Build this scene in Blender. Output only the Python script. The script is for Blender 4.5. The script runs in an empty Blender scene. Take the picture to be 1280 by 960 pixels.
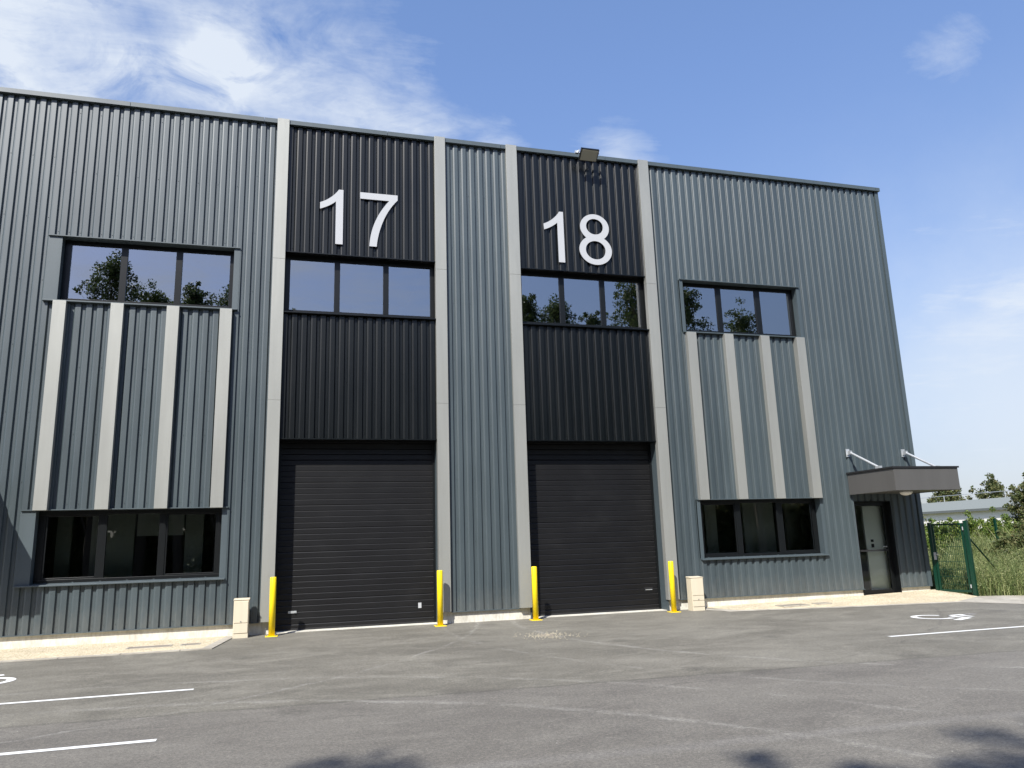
import bpy, math, random
import numpy as np
from mathutils import Matrix, Vector
random.seed(5); rng = np.random.default_rng(5)
sc = bpy.context.scene
col = sc.collection
GZ = -0.14                      # level of the car park
SUN = Vector((-0.72, -1.0, 1.236)).normalized()   # towards the sun

# ------------------------------------------------------------------ materials
def mat(name, base, rough=0.6, metal=0.0, spec=0.5):
    m = bpy.data.materials.new(name); m.use_nodes = True
    b = m.node_tree.nodes['Principled BSDF']
    b.inputs['Base Color'].default_value = (*base, 1)
    b.inputs['Roughness'].default_value = rough
    b.inputs['Metallic'].default_value = metal
    b.inputs['Specular IOR Level'].default_value = spec
    return m
def N(m, t, **k):
    n = m.node_tree.nodes.new(t)
    for a, v in k.items(): setattr(n, a, v)
    return n
def L(m, a, b): m.node_tree.links.new(a, b)
def coords(m, scale=(1, 1, 1)):
    t = N(m, 'ShaderNodeTexCoord'); mp = N(m, 'ShaderNodeMapping')
    mp.inputs['Scale'].default_value = scale
    L(m, t.outputs['Object'], mp.inputs['Vector']); return mp.outputs['Vector']
def noise(m, vec, scale, detail=4, rough=0.55, dist=0):
    n = N(m, 'ShaderNodeTexNoise'); n.inputs['Scale'].default_value = scale
    n.inputs['Detail'].default_value = detail; n.inputs['Roughness'].default_value = rough
    n.inputs['Distortion'].default_value = dist
    L(m, vec, n.inputs['Vector']); return n.outputs['Fac']
def ramp(m, fac, stops):
    r = N(m, 'ShaderNodeValToRGB'); e = r.color_ramp.elements
    while len(e) < len(stops): e.new(0.5)
    for q, (p, c) in zip(e, stops):
        q.position = p; q.color = (*c, 1) if len(c) == 3 else c
    L(m, fac, r.inputs['Fac']); return r.outputs['Color']
def mixc(m, fac, a, b, mode='MIX'):
    n = N(m, 'ShaderNodeMix', data_type='RGBA', blend_type=mode)
    for s, v in ((0, fac), (6, a), (7, b)):
        if hasattr(v, 'links'): L(m, v, n.inputs[s])
        else: n.inputs[s].default_value = v if s == 0 else (*v, 1)
    return n.outputs[2]
def bump(m, h, strength=0.3, dist=0.01):
    b = N(m, 'ShaderNodeBump'); b.inputs['Strength'].default_value = strength
    b.inputs['Distance'].default_value = dist
    L(m, h, b.inputs['Height']); L(m, b.outputs['Normal'], m.node_tree.nodes['Principled BSDF'].inputs['Normal'])
def bsdf(m): return m.node_tree.nodes['Principled BSDF']

def mth(m, op, a, b=None, c=None, clamp=False):
    n = N(m, 'ShaderNodeMath', operation=op); n.use_clamp = clamp
    for i, v in enumerate((a, b, c)):
        if v is None: continue
        if hasattr(v, 'links'): L(m, v, n.inputs[i])
        else: n.inputs[i].default_value = v
    return n.outputs[0]
def coated(name, c, rough=0.42, var=0.10, metal=0.0, spec=0.5, sheets=False):
    """coil coated steel: faint cloudy dirt and streaks, slight buckling"""
    m = mat(name, c, rough, metal, spec)
    v = coords(m, (1, 1, 0.18)); f = noise(m, v, 2.3, 5, 0.6)
    v2 = coords(m, (9, 9, 0.35)); f2 = noise(m, v2, 1.6, 3, 0.5)
    lo = tuple(x * (1 - var) for x in c); hi = tuple(x * (1 + var) for x in c)
    c1 = ramp(m, f, [(0.3, lo), (0.7, hi)])
    c2 = ramp(m, f2, [(0.35, (0.975,) * 3), (0.65, (1.015,) * 3)])
    L(m, mixc(m, 1.0, c1, c2, 'MULTIPLY'), bsdf(m).inputs['Base Color'])
    if sheets:
        X = N(m, 'ShaderNodeSeparateXYZ'); L(m, coords(m), X.inputs[0])
        fl = mth(m, 'FLOOR', mth(m, 'DIVIDE', X.outputs['X'], 1.091))
        fz = mth(m, 'FLOOR', mth(m, 'DIVIDE', mth(m, 'ADD', X.outputs['Z'], .9), 8.0))
        wn = N(m, 'ShaderNodeTexWhiteNoise', noise_dimensions='2D'); cb_ = N(m, 'ShaderNodeCombineXYZ'); L(m, fl, cb_.inputs[0]); L(m, fz, cb_.inputs[1]); L(m, cb_.outputs[0], wn.inputs['Vector'])
        tone = ramp(m, wn.outputs['Value'], [(0, (0.88, 0.89, 0.90)), (1, (1.12, 1.11, 1.10))])
        base = mixc(m, 1.0, mixc(m, 1.0, c1, c2, 'MULTIPLY'), tone, 'MULTIPLY')
        # dried splashes and dust of its own, ragged, along the foot of the sheets
        dz = noise(m, coords(m, (2.2, 2.2, 1.0)), 3.5, 8, 0.75)
        hgt = mth(m, 'MULTIPLY', mth(m, 'SUBTRACT', mth(m, 'MULTIPLY', dz, 1.5), mth(m, 'ADD', X.outputs['Z'], .10)), 1.5, None, True)
        base = mixc(m, mth(m, 'MULTIPLY', hgt, .20), base, (0.20, 0.185, 0.155))
        run = noise(m, coords(m, (14, 14, 0.10)), 1.0, 5, 0.7)
        base = mixc(m, mth(m, 'MULTIPLY', mth(m, 'SUBTRACT', run, .58, None, True), .9), base, (0.17, 0.18, 0.175))
        L(m, base, bsdf(m).inputs['Base Color'])
    r = N(m, 'ShaderNodeMapRange'); r.inputs['To Min'].default_value = rough - .06; r.inputs['To Max'].default_value = rough + .1
    L(m, f, r.inputs['Value']); L(m, r.outputs[0], bsdf(m).inputs['Roughness'])
    bump(m, noise(m, coords(m, (1.5, 1.5, 0.5)), 1.7, 2, 0.4), 0.12, 0.02)
    return m
M = {}
M['clad'] = coated('grey_coated_steel', (0.042, 0.057, 0.063), 0.40, spec=.75, sheets=True)
M['trim'] = coated('grey_trim_steel', (0.056, 0.074, 0.082), 0.45, 0.06, spec=.6)
M['dark'] = coated('black_coated_steel', (0.0012, 0.0022, 0.0024), 0.33, spec=.42)
M['pale'] = coated('pale_champagne_steel', (0.31, 0.312, 0.285), 0.46, 0.04, 0.40)
M['fascia'] = coated('taupe_coated_steel', (0.096, 0.093, 0.088), 0.45, 0.05, 0.2)
M['frame'] = mat('black_aluminium', (0.005, 0.006, 0.0065), 0.36, 0, .35)
M['black'] = mat('black_rubber', (0.012, 0.012, 0.013), 0.6)
M['white'] = mat('white_sign_sheet', (0.40, 0.41, 0.42), 0.5)
M['galv'] = coated('galvanised_steel', (0.55, 0.57, 0.58), 0.38, 0.12, 0.6)
M['green'] = mat('green_powder_coat', (0.002, 0.030, 0.017), 0.32)
M['cream'] = coated('cream_polyester', (0.56, 0.495, 0.37), 0.6, 0.04)
M['bolt'] = mat('bolt_steel', (0.30, 0.31, 0.32), 0.4, 0.7)
M['lampglass'] = mat('opal_plastic', (0.75, 0.73, 0.68), 0.35)
M['lens'] = mat('floodlight_lens', (0.34, 0.32, 0.25), 0.22)

# sectional door skin
m = mat('door_skin', (0.019, 0.018, 0.019), 0.44, 0, 0.4); M['door'] = m
f = noise(m, coords(m, (0.8, 1, 1.3)), 1.6, 6, 0.6)
L(m, ramp(m, f, [(0.3, (0.0038, 0.0036, 0.0040)), (0.55, (0.0055, 0.0054, 0.0058)), (0.75, (0.009, 0.0088, 0.009))]), bsdf(m).inputs['Base Color'])
bump(m, noise(m, coords(m), 260, 2, 0.5), 0.25, 0.002)
# yellow
m = mat('yellow_paint', (0.86, 0.62, 0.012), 0.38); M['yellow'] = m
f = noise(m, coords(m, (3, 3, 1)), 7, 6, 0.7)
L(m, ramp(m, f, [(0.30, (0.60, 0.42, 0.02)), (0.42, (0.86, 0.63, 0.008)), (0.7, (0.90, 0.67, 0.012))]), bsdf(m).inputs['Base Color'])
# plinth concrete
m = mat('plinth_concrete', (0.55, 0.53, 0.46), 0.85); M['plinth'] = m
f = noise(m, coords(m), 1.7, 8, 0.65)
c = ramp(m, f, [(0.3, (0.44, 0.42, 0.36)), (0.52, (0.60, 0.58, 0.51)), (0.75, (0.70, 0.68, 0.60))])
f2 = noise(m, coords(m, (3, 3, 1)), 6, 5, 0.7)
L(m, mixc(m, 1.0, c, ramp(m, f2, [(0.35, (0.82, 0.8, 0.77)), (0.55, (1, 1, 1))]), 'MULTIPLY'), bsdf(m).inputs['Base Color'])
bump(m, noise(m, coords(m), 40, 6, 0.7), 0.35, 0.01)
# sandy exposed aggregate
m = mat('sandy_aggregate', (0.5, 0.43, 0.3), 0.9); M['sand'] = m
vo = N(m, 'ShaderNodeTexVoronoi'); vo.inputs['Scale'].default_value = 55
L(m, coords(m), vo.inputs['Vector'])
hs = N(m, 'ShaderNodeSeparateColor'); L(m, vo.outputs['Color'], hs.inputs['Color'])
c = ramp(m, hs.outputs[0], [(0.0, (0.30, 0.25, 0.16)), (0.4, (0.50, 0.425, 0.29)), (0.8, (0.62, 0.55, 0.40)), (1.0, (0.70, 0.65, 0.52))])
f = noise(m, coords(m), 1.1, 6, 0.6)
L(m, mixc(m, 1.0, c, ramp(m, f, [(0.3, (0.78, 0.77, 0.76)), (0.7, (1.1, 1.08, 1.05))]), 'MULTIPLY'), bsdf(m).inputs['Base Color'])
bump(m, vo.outputs['Distance'], 0.5, 0.01)
m = mat('kerb_concrete', (0.40, 0.37, 0.30), 0.9); M['kerb'] = m
f = noise(m, coords(m), 5, 8, 0.7)
X = N(m, 'ShaderNodeSeparateXYZ'); L(m, coords(m), X.inputs[0])
jo = mth(m, 'LESS_THAN', mth(m, 'FRACT', X.outputs['X']), .016)
st_ = noise(m, coords(m, (1, 1, 1)), 1.3, 6, .7)
kc = mixc(m, 1.0, ramp(m, f, [(0.3, (0.30, 0.275, 0.23)), (0.7, (0.46, 0.43, 0.36))]), ramp(m, st_, [(.35, (.72, .71, .70)), (.6, (1, 1, 1))]), 'MULTIPLY')
L(m, mixc(m, jo, kc, (.10, .09, .075)), bsdf(m).inputs['Base Color'])
bump(m, noise(m, coords(m), 60, 5, 0.7), 0.3, 0.006)
# cover
m = mat('cast_cover', (0.20, 0.175, 0.145), 0.85); M['cover'] = m

# asphalt
m = mat('asphalt', (0.13, 0.12, 0.115), 0.82, 0, 0.4); M['asphalt'] = m
vec = coords(m)
fine = noise(m, vec, 85, 5, 0.85)
cf = ramp(m, fine, [(0.30, (0.50, 0.50, 0.50)), (0.5, (1.0, 1.0, 1.0)), (0.68, (1.62, 1.58, 1.50))])
med0 = noise(m, vec, 9, 5, 0.7)
big = noise(m, vec, 0.35, 7, 0.62, 0.6)
cb = ramp(m, big, [(0.30, (0.098, 0.091, 0.076)), (0.5, (0.124, 0.116, 0.096)), (0.70, (0.150, 0.140, 0.117))])
# dusty sweeps, stretched roughly along the facade
st = coords(m, (0.5, 0.85, 1)); fs = noise(m, st, 1.0, 10, 0.72, 0.8)
cs = ramp(m, fs, [(0.44, (0, 0, 0)), (0.56, (0.38,) * 3), (0.72, (0.85,) * 3)])
rot = N(m, 'ShaderNodeMapping'); rot.inputs['Rotation'].default_value = (0, 0, 0.5); rot.inputs['Scale'].default_value = (0.6, 1.1, 1)
L(m, vec, rot.inputs['Vector'])
fs2 = noise(m, rot.outputs['Vector'], 2.1, 9, 0.7, 1.5)
cs2 = ramp(m, fs2, [(0.52, (0, 0, 0)), (0.60, (0.22,) * 3), (0.74, (0.5,) * 3)])
sx = N(m, 'ShaderNodeSeparateXYZ'); L(m, vec, sx.inputs[0])
# two laying lanes: seam near y=-8.4 + wobble
wob = noise(m, coords(m, (1, 1, 1)), 3.0, 8, 0.75)
yy = mth(m, 'ADD', sx.outputs['Y'], mth(m, 'MULTIPLY', mth(m, 'SUBTRACT', wob, 0.5), 0.35))
yy = mth(m, 'ADD', yy, mth(m, 'MULTIPLY', sx.outputs['X'], 0.045))
def step(edge, w): 
    return mth(m, 'MULTIPLY', mth(m, 'SUBTRACT', edge, yy), 1 / w, None, True)
lane = step(-8.25, 0.10)
line = mth(m, 'SUBTRACT', step(-8.18, 0.05), step(-8.27, 0.05))
line2 = mth(m, 'SUBTRACT', step(-11.25, 0.12), step(-11.45, 0.12))
c = mixc(m, cs, cb, (0.205, 0.194, 0.163))
c = mixc(m, cs2, c, (0.225, 0.212, 0.178))
c = mixc(m, mth(m, 'MULTIPLY', lane, 0.35), c, (0.118, 0.108, 0.104))
c = mixc(m, mth(m, 'MULTIPLY', line, mth(m, 'MULTIPLY', wob, 0.75)), c, (0.055, 0.05, 0.047))
c = mixc(m, mth(m, 'MULTIPLY', line2, mth(m, 'MULTIPLY', fs, 0.35)), c, (0.26, 0.25, 0.235))
# tyre marks and scuffs: thin arcs, broken up by noise
brk = noise(m, vec, 1.4, 7, 0.75)
grit = noise(m, vec, 22, 5, 0.8)
for (cx_, cy_, R_, w_, tone_, amt) in ((-3.0, -16.0, 8.6, .10, (.24, .23, .205), 1.0), (-3.0, -16.0, 10.2, .09, (.24, .23, .205), .8), (14.0, -2.0, 9.3, .09, (.25, .24, .215), 1.0), (14.0, -2.0, 10.9, .07, (.25, .24, .215), .7),
        (6.0, -24.0, 18.2, .12, (.085, .079, .068), .5), (6.0, -24.0, 19.8, .12, (.085, .079, .068), .45), (-9.0, 3.0, 13.5, .06, (.26, .25, .225), 1.0), (22.0, -16.0, 13.0, .08, (.25, .24, .215), .9), (2.0, 6.0, 15.2, .05, (.06, .055, .05), .7)):
    vd = N(m, 'ShaderNodeVectorMath', operation='DISTANCE'); L(m, vec, vd.inputs[0]); vd.inputs[1].default_value = (cx_, cy_, GZ)
    dd = mth(m, 'ABSOLUTE', mth(m, 'SUBTRACT', mth(m, 'ADD', vd.outputs['Value'], mth(m, 'MULTIPLY', mth(m, 'SUBTRACT', brk, .5), .5)), R_))
    k_ = mth(m, 'SUBTRACT', 1.0, mth(m, 'DIVIDE', dd, w_), None, True)
    k_ = mth(m, 'MULTIPLY', k_, mth(m, 'MULTIPLY', mth(m, 'SUBTRACT', mth(m, 'ADD', brk, mth(m, 'MULTIPLY', grit, .4)), .62, None, True), 4.0 * amt, None, True))
    c = mixc(m, k_, c, tone_)
# drips and old stains
vs_ = N(m, 'ShaderNodeTexVoronoi'); vs_.inputs['Scale'].default_value = .55; L(m, vec, vs_.inputs['Vector'])
sv = mth(m, 'ADD', vs_.outputs['Distance'], mth(m, 'MULTIPLY', mth(m, 'SUBTRACT', med0, .5), .35))
c = mixc(m, mth(m, 'MULTIPLY', mth(m, 'SUBTRACT', .16, sv, None, True), 4.0, None, True), c, (.075, .07, .06))
# small pale specks
vo = N(m, 'ShaderNodeTexVoronoi'); vo.inputs['Scale'].default_value = 7.0; L(m, vec, vo.inputs['Vector'])
sp = mth(m, 'LESS_THAN', vo.outputs['Distance'], 0.055)
sel = N(m, 'ShaderNodeSeparateColor'); L(m, vo.outputs['Color'], sel.inputs['Color'])
sp = mth(m, 'MULTIPLY', sp, mth(m, 'GREATER_THAN', sel.outputs[0], 0.93))
c = mixc(m, sp, c, (0.36, 0.34, 0.30))
med = noise(m, vec, 34, 6, 0.75)
c = mixc(m, 1.0, c, ramp(m, med, [(0.32, (0.68,) * 3), (0.5, (1.0,) * 3), (0.68, (1.48, 1.46, 1.40))]), 'MULTIPLY')
c = mixc(m, 1.0, c, cf, 'MULTIPLY')
L(m, c, bsdf(m).inputs['Base Color'])
bump(m, fine, 0.55, 0.006)

def paint(name, c, wear):
    m = mat(name, c, 0.7)
    f = noise(m, coords(m), 28, 7, 0.75)
    L(m, ramp(m, f, [(wear - 0.03, (0.17, 0.16, 0.15)), (wear + 0.03, c)]), bsdf(m).inputs['Base Color'])
    return m
M['paint'] = paint('road_paint', (0.68, 0.68, 0.66), 0.33)
M['worn'] = paint('worn_road_paint', (0.42, 0.41, 0.39), 0.56)
# dry earth and grass
m = mat('earth', (0.16, 0.15, 0.08), 0.95); M['earth'] = m
f = noise(m, coords(m), 0.8, 8, 0.7)
L(m, ramp(m, f, [(0.3, (0.085, 0.10, 0.035)), (0.6, (0.15, 0.15, 0.07)), (0.8, (0.24, 0.20, 0.12))]), bsdf(m).inputs['Base Color'])

def leafmat(name, stops, scale=1.2, trans=0.35):
    m = mat(name, stops[1][1], 0.55, 0, 0.35)
    geo = N(m, 'ShaderNodeNewGeometry')
    f = noise(m, coords(m), scale, 3, 0.7)
    r = mth(m, 'ADD', mth(m, 'MULTIPLY', geo.outputs['Random Per Island'], 0.55), mth(m, 'MULTIPLY', f, 0.45))
    c = ramp(m, r, stops)
    L(m, c, bsdf(m).inputs['Base Color'])
    tr = N(m, 'ShaderNodeBsdfTranslucent'); L(m, c, tr.inputs['Color'])
    mx = N(m, 'ShaderNodeMixShader'); mx.inputs[0].default_value = trans
    out = [n for n in m.node_tree.nodes if n.type == 'OUTPUT_MATERIAL'][0]
    L(m, bsdf(m).outputs[0], mx.inputs[1]); L(m, tr.outputs[0], mx.inputs[2]); L(m, mx.outputs[0], out.inputs['Surface'])
    return m
M['leaf'] = leafmat('poplar_leaf', [(0.2, (0.045, 0.070, 0.022)), (0.5, (0.08, 0.115, 0.036)), (0.8, (0.12, 0.15, 0.06))])
M['leafy'] = leafmat('hedge_leaf', [(0.2, (0.055, 0.105, 0.018)), (0.5, (0.115, 0.175, 0.030)), (0.8, (0.24, 0.28, 0.055))])
M['leafd'] = leafmat('scrub_leaf', [(0.2, (0.05, 0.075, 0.022)), (0.5, (0.095, 0.115, 0.038)), (0.8, (0.18, 0.155, 0.065))])
M['weed'] = leafmat('weed_blade', [(0.15, (0.05, 0.085, 0.022)), (0.45, (0.135, 0.175, 0.058)), (0.7, (0.27, 0.29, 0.12)), (0.9, (0.46, 0.44, 0.26))], 1.0, 0.3)
M['bark'] = mat('bark', (0.11, 0.085, 0.06), 0.9)

# glass: coated double glazing
def glass(name, ior, tint):
    m = bpy.data.materials.new(name); m.use_nodes = True
    nt = m.node_tree; nt.nodes.clear()
    out = nt.nodes.new('ShaderNodeOutputMaterial'); mx = nt.nodes.new('ShaderNodeMixShader')
    t = nt.nodes.new('ShaderNodeBsdfTransparent'); t.inputs['Color'].default_value = (*tint, 1)
    g = nt.nodes.new('ShaderNodeBsdfGlossy'); g.inputs['Roughness'].default_value = 0.0
    g.inputs['Color'].default_value = (0.92, 0.93, 0.95, 1)
    fr = nt.nodes.new('ShaderNodeFresnel'); fr.inputs['IOR'].default_value = ior
    tc = nt.nodes.new('ShaderNodeTexCoord'); no = nt.nodes.new('ShaderNodeTexNoise'); no.inputs['Scale'].default_value = 1.1
    no.inputs['Detail'].default_value = 1
    bp = nt.nodes.new('ShaderNodeBump'); bp.inputs['Strength'].default_value = 0.05; bp.inputs['Distance'].default_value = 0.02
    nt.links.new(tc.outputs['Object'], no.inputs['Vector']); nt.links.new(no.outputs['Fac'], bp.inputs['Height'])
    nt.links.new(bp.outputs['Normal'], g.inputs['Normal'])
    nt.links.new(fr.outputs[0], mx.inputs[0]); nt.links.new(t.outputs[0], mx.inputs[1]); nt.links.new(g.outputs[0], mx.inputs[2])
    nt.links.new(mx.outputs[0], out.inputs['Surface']); return m
M['glass'] = glass('coated_window_glass', 3.9, (0.42, 0.47, 0.46))
M['lowglass'] = glass('ground_floor_glass', 2.1, (0.74, 0.80, 0.76))
M['doorglass'] = glass('clear_door_glass', 1.6, (0.95, 1.0, 0.97))
M['plaster'] = mat('white_plaster', (0.78, 0.80, 0.74), 0.9)
M['plasterd'] = mat('grey_plaster', (0.24, 0.25, 0.22), 0.9)
M['slab'] = mat('grey_screed', (0.42, 0.44, 0.43), 0.8)
M['roofing'] = mat('pale_roof_sheet', (0.165, 0.18, 0.165), 0.9)
M['render'] = mat('white_render', (0.70, 0.68, 0.64), 0.85)

# ------------------------------------------------------------------ mesh tools
class MB:
    def __init__(s): s.v = []; s.f = []
    def quad(s, a, b, c, d):
        n = len(s.v); s.v += [a, b, c, d]; s.f.append((n, n + 1, n + 2, n + 3)); return s
    def box(s, x0, x1, y0, y1, z0, z1):
        n = len(s.v)
        s.v += [(x0, y0, z0), (x1, y0, z0), (x1, y1, z0), (x0, y1, z0), (x0, y0, z1), (x1, y0, z1), (x1, y1, z1), (x0, y1, z1)]
        s.f += [tuple(n + i for i in q) for q in ((0, 3, 2, 1), (4, 5, 6, 7), (0, 1, 5, 4), (1, 2, 6, 5), (2, 3, 7, 6), (3, 0, 4, 7))]
        return s
    def prism(s, poly, a, b, ax='y'):
        """poly of 2-D points, extruded along ax from a to b"""
        n = len(s.v); k = len(poly)
        def P(p, t):
            return (p[0], t, p[1]) if ax == 'y' else (p[0], p[1], t) if ax == 'z' else (t, p[0], p[1])
        s.v += [P(p, a) for p in poly] + [P(p, b) for p in poly]
        s.f.append(tuple(range(n, n + k))); s.f.append(tuple(range(n + 2 * k - 1, n + k - 1, -1)))
        for i in range(k): j = (i + 1) % k; s.f.append((n + i, n + k + i, n + k + j, n + j))
        return s
    def tube(s, p0, p1, r0, r1=None, n=10, caps=True):
        r1 = r0 if r1 is None else r1
        p0 = Vector(p0); p1 = Vector(p1); d = (p1 - p0).normalized()
        u = d.orthogonal().normalized(); w = d.cross(u); k = len(s.v)
        for p, r in ((p0, r0), (p1, r1)):
            for i in range(n):
                a = 2 * math.pi * i / n; s.v.append(tuple(p + (u * math.cos(a) + w * math.sin(a)) * r))
        for i in range(n): j = (i + 1) % n; s.f.append((k + i, k + j, k + n + j, k + n + i))
        if caps: s.f.append(tuple(range(k + n - 1, k - 1, -1))); s.f.append(tuple(range(k + n, k + 2 * n)))
        return s
    def lathe(s, c, prof, n=28):
        k = len(s.v)
        for (r, z) in prof:
            for i in range(n):
                a = 2 * math.pi * i / n; s.v.append((c[0] + r * math.cos(a), c[1] + r * math.sin(a), c[2] + z))
        for q in range(len(prof) - 1):
            for i in range(n):
                j = (i + 1) % n; s.f.append((k + q * n + i, k + q * n + j, k + (q + 1) * n + j, k + (q + 1) * n + i))
        s.f.append(tuple(range(k + n - 1, k - 1, -1))); s.f.append(tuple(range(k + (len(prof) - 1) * n, k + len(prof) * n)))
        return s
    def build(s, name, m, parent=None, smooth=False, bevel=0.0):
        me = bpy.data.meshes.new(name); me.from_pydata(s.v, [], s.f); me.materials.append(m); me.update()
        if smooth: me.polygons.foreach_set('use_smooth', [True] * len(me.polygons))
        o = bpy.data.objects.new(name, me); col.objects.link(o)
        if parent is not None:
            o.parent = parent; o.matrix_parent_inverse = Matrix.Translation(-root_loc(parent))
        if bevel:
            b = o.modifiers.new('bevel', 'BEVEL'); b.width = bevel; b.segments = 2; b.limit_method = 'ANGLE'
        return o
def root_loc(o):
    v = Vector(o.location)
    while o.parent: 
        return Vector((0, 0, 0)) if False else v_root(o)
    return v
def v_root(o):
    # world translation of a child whose mesh is in world space is the origin
    return Vector((0, 0, 0))
def raw(name, v, f, m, parent=None):
    me = bpy.data.meshes.new(name); me.from_pydata([], [], []) if False else None
    nv, nf = len(v), len(f); k = f.shape[1]
    me.vertices.add(nv); me.vertices.foreach_set('co', v.astype(np.float32).ravel())
    me.loops.add(nf * k); me.loops.foreach_set('vertex_index', f.astype(np.int32).ravel())
    me.polygons.add(nf); me.polygons.foreach_set('loop_start', np.arange(0, nf * k, k, dtype=np.int32))
    me.materials.append(m); me.update(calc_edges=True); me.validate()
    o = bpy.data.objects.new(name, me); col.objects.link(o)
    if parent is not None: o.parent = parent
    return o
def thing(name, label, cat, loc=(0, 0, 0), group=None):
    o = bpy.data.objects.new(name, None); o.empty_display_size = 0.2; col.objects.link(o)
    o.location = loc; o['label'] = label; o['category'] = cat
    if group: o['group'] = group
    return o
def tag(o, label, cat, group=None, kind=None):
    if label: o['label'] = label
    if cat: o['category'] = cat
    if group: o['group'] = group
    if kind: o['kind'] = kind
    return o
def struct(o, label=None): o['kind'] = 'structure'; 
def P_(o, parent):      # parent keeping world coordinates (parent = empty with translation only)
    o.parent = parent; o.matrix_parent_inverse = Matrix.Translation(-Vector(parent.location)); return o

# ------------------------------------------------------------------ setting
g = MB(); g.quad((-900, -900, GZ - .05), (900, -900, GZ - .05), (900, 900, GZ - .05), (-900, 900, GZ - .05))
o = g.build('ground', M['earth']); struct(o)
g = MB(); g.prism([(-70, -24), (60, -24), (60, -9), (19.5, -7.2), (17.9, -5.4), (16.7, -3.9), (15.9, -2.2), (15.9, 0.5), (-70, 0.5)], GZ - .049, GZ, 'z')
o = g.build('asphalt', M['asphalt']); struct(o)
# verge behind the camera (trees stand here)
# parking lines
def line(x0, x1, y, w=0.10):
    a = MB(); h = w / 2; n = 14
    for i in range(n):
        xa = x0 + (x1 - x0) * i / n; xb = x0 + (x1 - x0) * (i + 1) / n
        a.quad((xa, y - h, GZ + .004), (xb, y - h, GZ + .004), (xb, y + h, GZ + .004), (xa, y + h, GZ + .004))
    o = a.build('parking_line', M['paint']); struct(o); return o
line(-6.3, -1.235, -6.575); line(-6.3, -1.236, -9.43); line(9.79, 15.2, -6.575)
def arcpts(c, r, a0, a1, n): return [(c[0] + r * math.cos(math.radians(a0 + (a1 - a0) * i / n)), c[1] + r * math.sin(math.radians(a0 + (a1 - a0) * i / n))) for i in range(n + 1)]
def stroke(mb, pts, w, T, z):
    for i in range(len(pts) - 1):
        a = Vector(pts[i]); b = Vector(pts[i + 1]); d = (b - a).normalized() * (w / 2 if False else 1); nrm = Vector((-d.y, d.x)) * w / 2
        # mitre-less short quads with slight overlap removed by stacking 0.2 mm
        zz = z + 0.0003 * (i % 2)
        mb.quad(*[(*T(p), zz) for p in (a - nrm, b - nrm, b + nrm, a + nrm)])
def wheelchair(T):
    z = GZ + .004; mb = MB()
    pts = arcpts((0, 0), .42, 118, 390, 26)
    inner = arcpts((0, 0), .30, 118, 390, 26)
    for i in range(26): mb.quad((*T(pts[i]), z), (*T(pts[i + 1]), z), (*T(inner[i + 1]), z), (*T(inner[i]), z))
    z += .001
    for poly in ([(-.14, .86), (.0, .86), (.04, .34), (.42, .34), (.60, -.10), (.74, -.04), (.52, .47), (-.10, .47)],):
        k = len(mb.v); mb.v += [(*T(p), z) for p in poly]
        # split in convex quads
        mb.f += [(k, k + 1, k + 2, k + 7), (k + 2, k + 3, k + 6, k + 7), (k + 3, k + 4, k + 5, k + 6)]
    k = len(mb.v); mb.v += [(*T(p), z + .001) for p in ((.0, .62), (.34, .62), (.34, .73), (-.02, .73))]; mb.f.append((k, k + 1, k + 2, k + 3))
    o = mb.build('accessible_bay_symbol', M['paint']); struct(o)
    hd = MB(); p = arcpts((-.07, 1.03), .12, 0, 360, 20)[:-1]
    k = 0; hd.v = [(*T(q), GZ + .004) for q in p]; hd.f = [tuple(range(20))]
    o = hd.build('accessible_bay_symbol', M['worn']); struct(o)
wheelchair(lambda p: (12.72 + p[1] * 1.0, -4.5 - p[0] * 1.0))
wheelchair(lambda p: (-4.35 - p[1] * 1.0, -4.5 + p[0] * 1.0))

# aprons of exposed aggregate along the wall (with a concrete edge)
ap = MB(); ap.prism([(-30, -1.98), (-1.62, -1.98), (-1.36, -.10), (-1.36, .05), (-30, .05)], GZ - .02, GZ + .012, 'z')
struct(ap.build('footpath', M['sand']))
ke = MB(); ke.prism([(-30, -2.12), (-1.44, -2.12), (-1.17, -.10), (-1.36, -.10), (-1.62, -1.98), (-30, -1.98)], GZ - .02, GZ + .016, 'z')
struct(ke.build('kerb', M['kerb']))
# right hand apron rises gently to the wall
pts = [(9.95, .06, GZ + .03), (10.35, -1.0, GZ + .012), (12.9, -1.62, GZ + .012), (15.85, -2.05, GZ + .012), (17.35, -1.25, GZ + .02), (17.3, .06, 0.005), (14.8, .06, -.045)]
a = MB(); a.v = [(x, y, z) for x, y, z in pts] + [(12.0, -.6, GZ + .045), (15.6, -.7, GZ + .07)]
a.f = [(0, 1, 7), (1, 2, 7), (2, 8, 7), (2, 3, 8), (3, 4, 8), (4, 5, 8), (5, 6, 8), (6, 7, 8), (6, 0, 7)]
struct(a.build('footpath', M['sand']))
a = MB()
edge = [(9.70, .02), (10.05, -1.12), (12.88, -1.76), (15.8, -2.2)]; ins = [(9.95, .04), (10.35, -1.0), (12.9, -1.62), (15.85, -2.05)]
for i in range(3):
    a.quad((*edge[i], GZ + .006), (*edge[i + 1], GZ + .006), (*ins[i + 1], GZ + .017), (*ins[i], GZ + .017))
a.quad((15.8, -2.2, GZ + .006), (16.55, -3.5, GZ + .006), (17.6, -2.6, GZ + .03), (15.85, -2.05, GZ + .017))
a.quad((15.85, -2.05, GZ + .017), (17.6, -2.6, GZ + .03), (18.5, -1.7, GZ + .03), (17.35, -1.25, GZ + .026))
a.quad((16.55, -3.5, GZ + .006), (19.2, -6.9, GZ + .006), (20.6, -5.8, GZ + .05), (17.6, -2.6, GZ + .03))
struct(a.build('kerb', M['kerb']))
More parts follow.
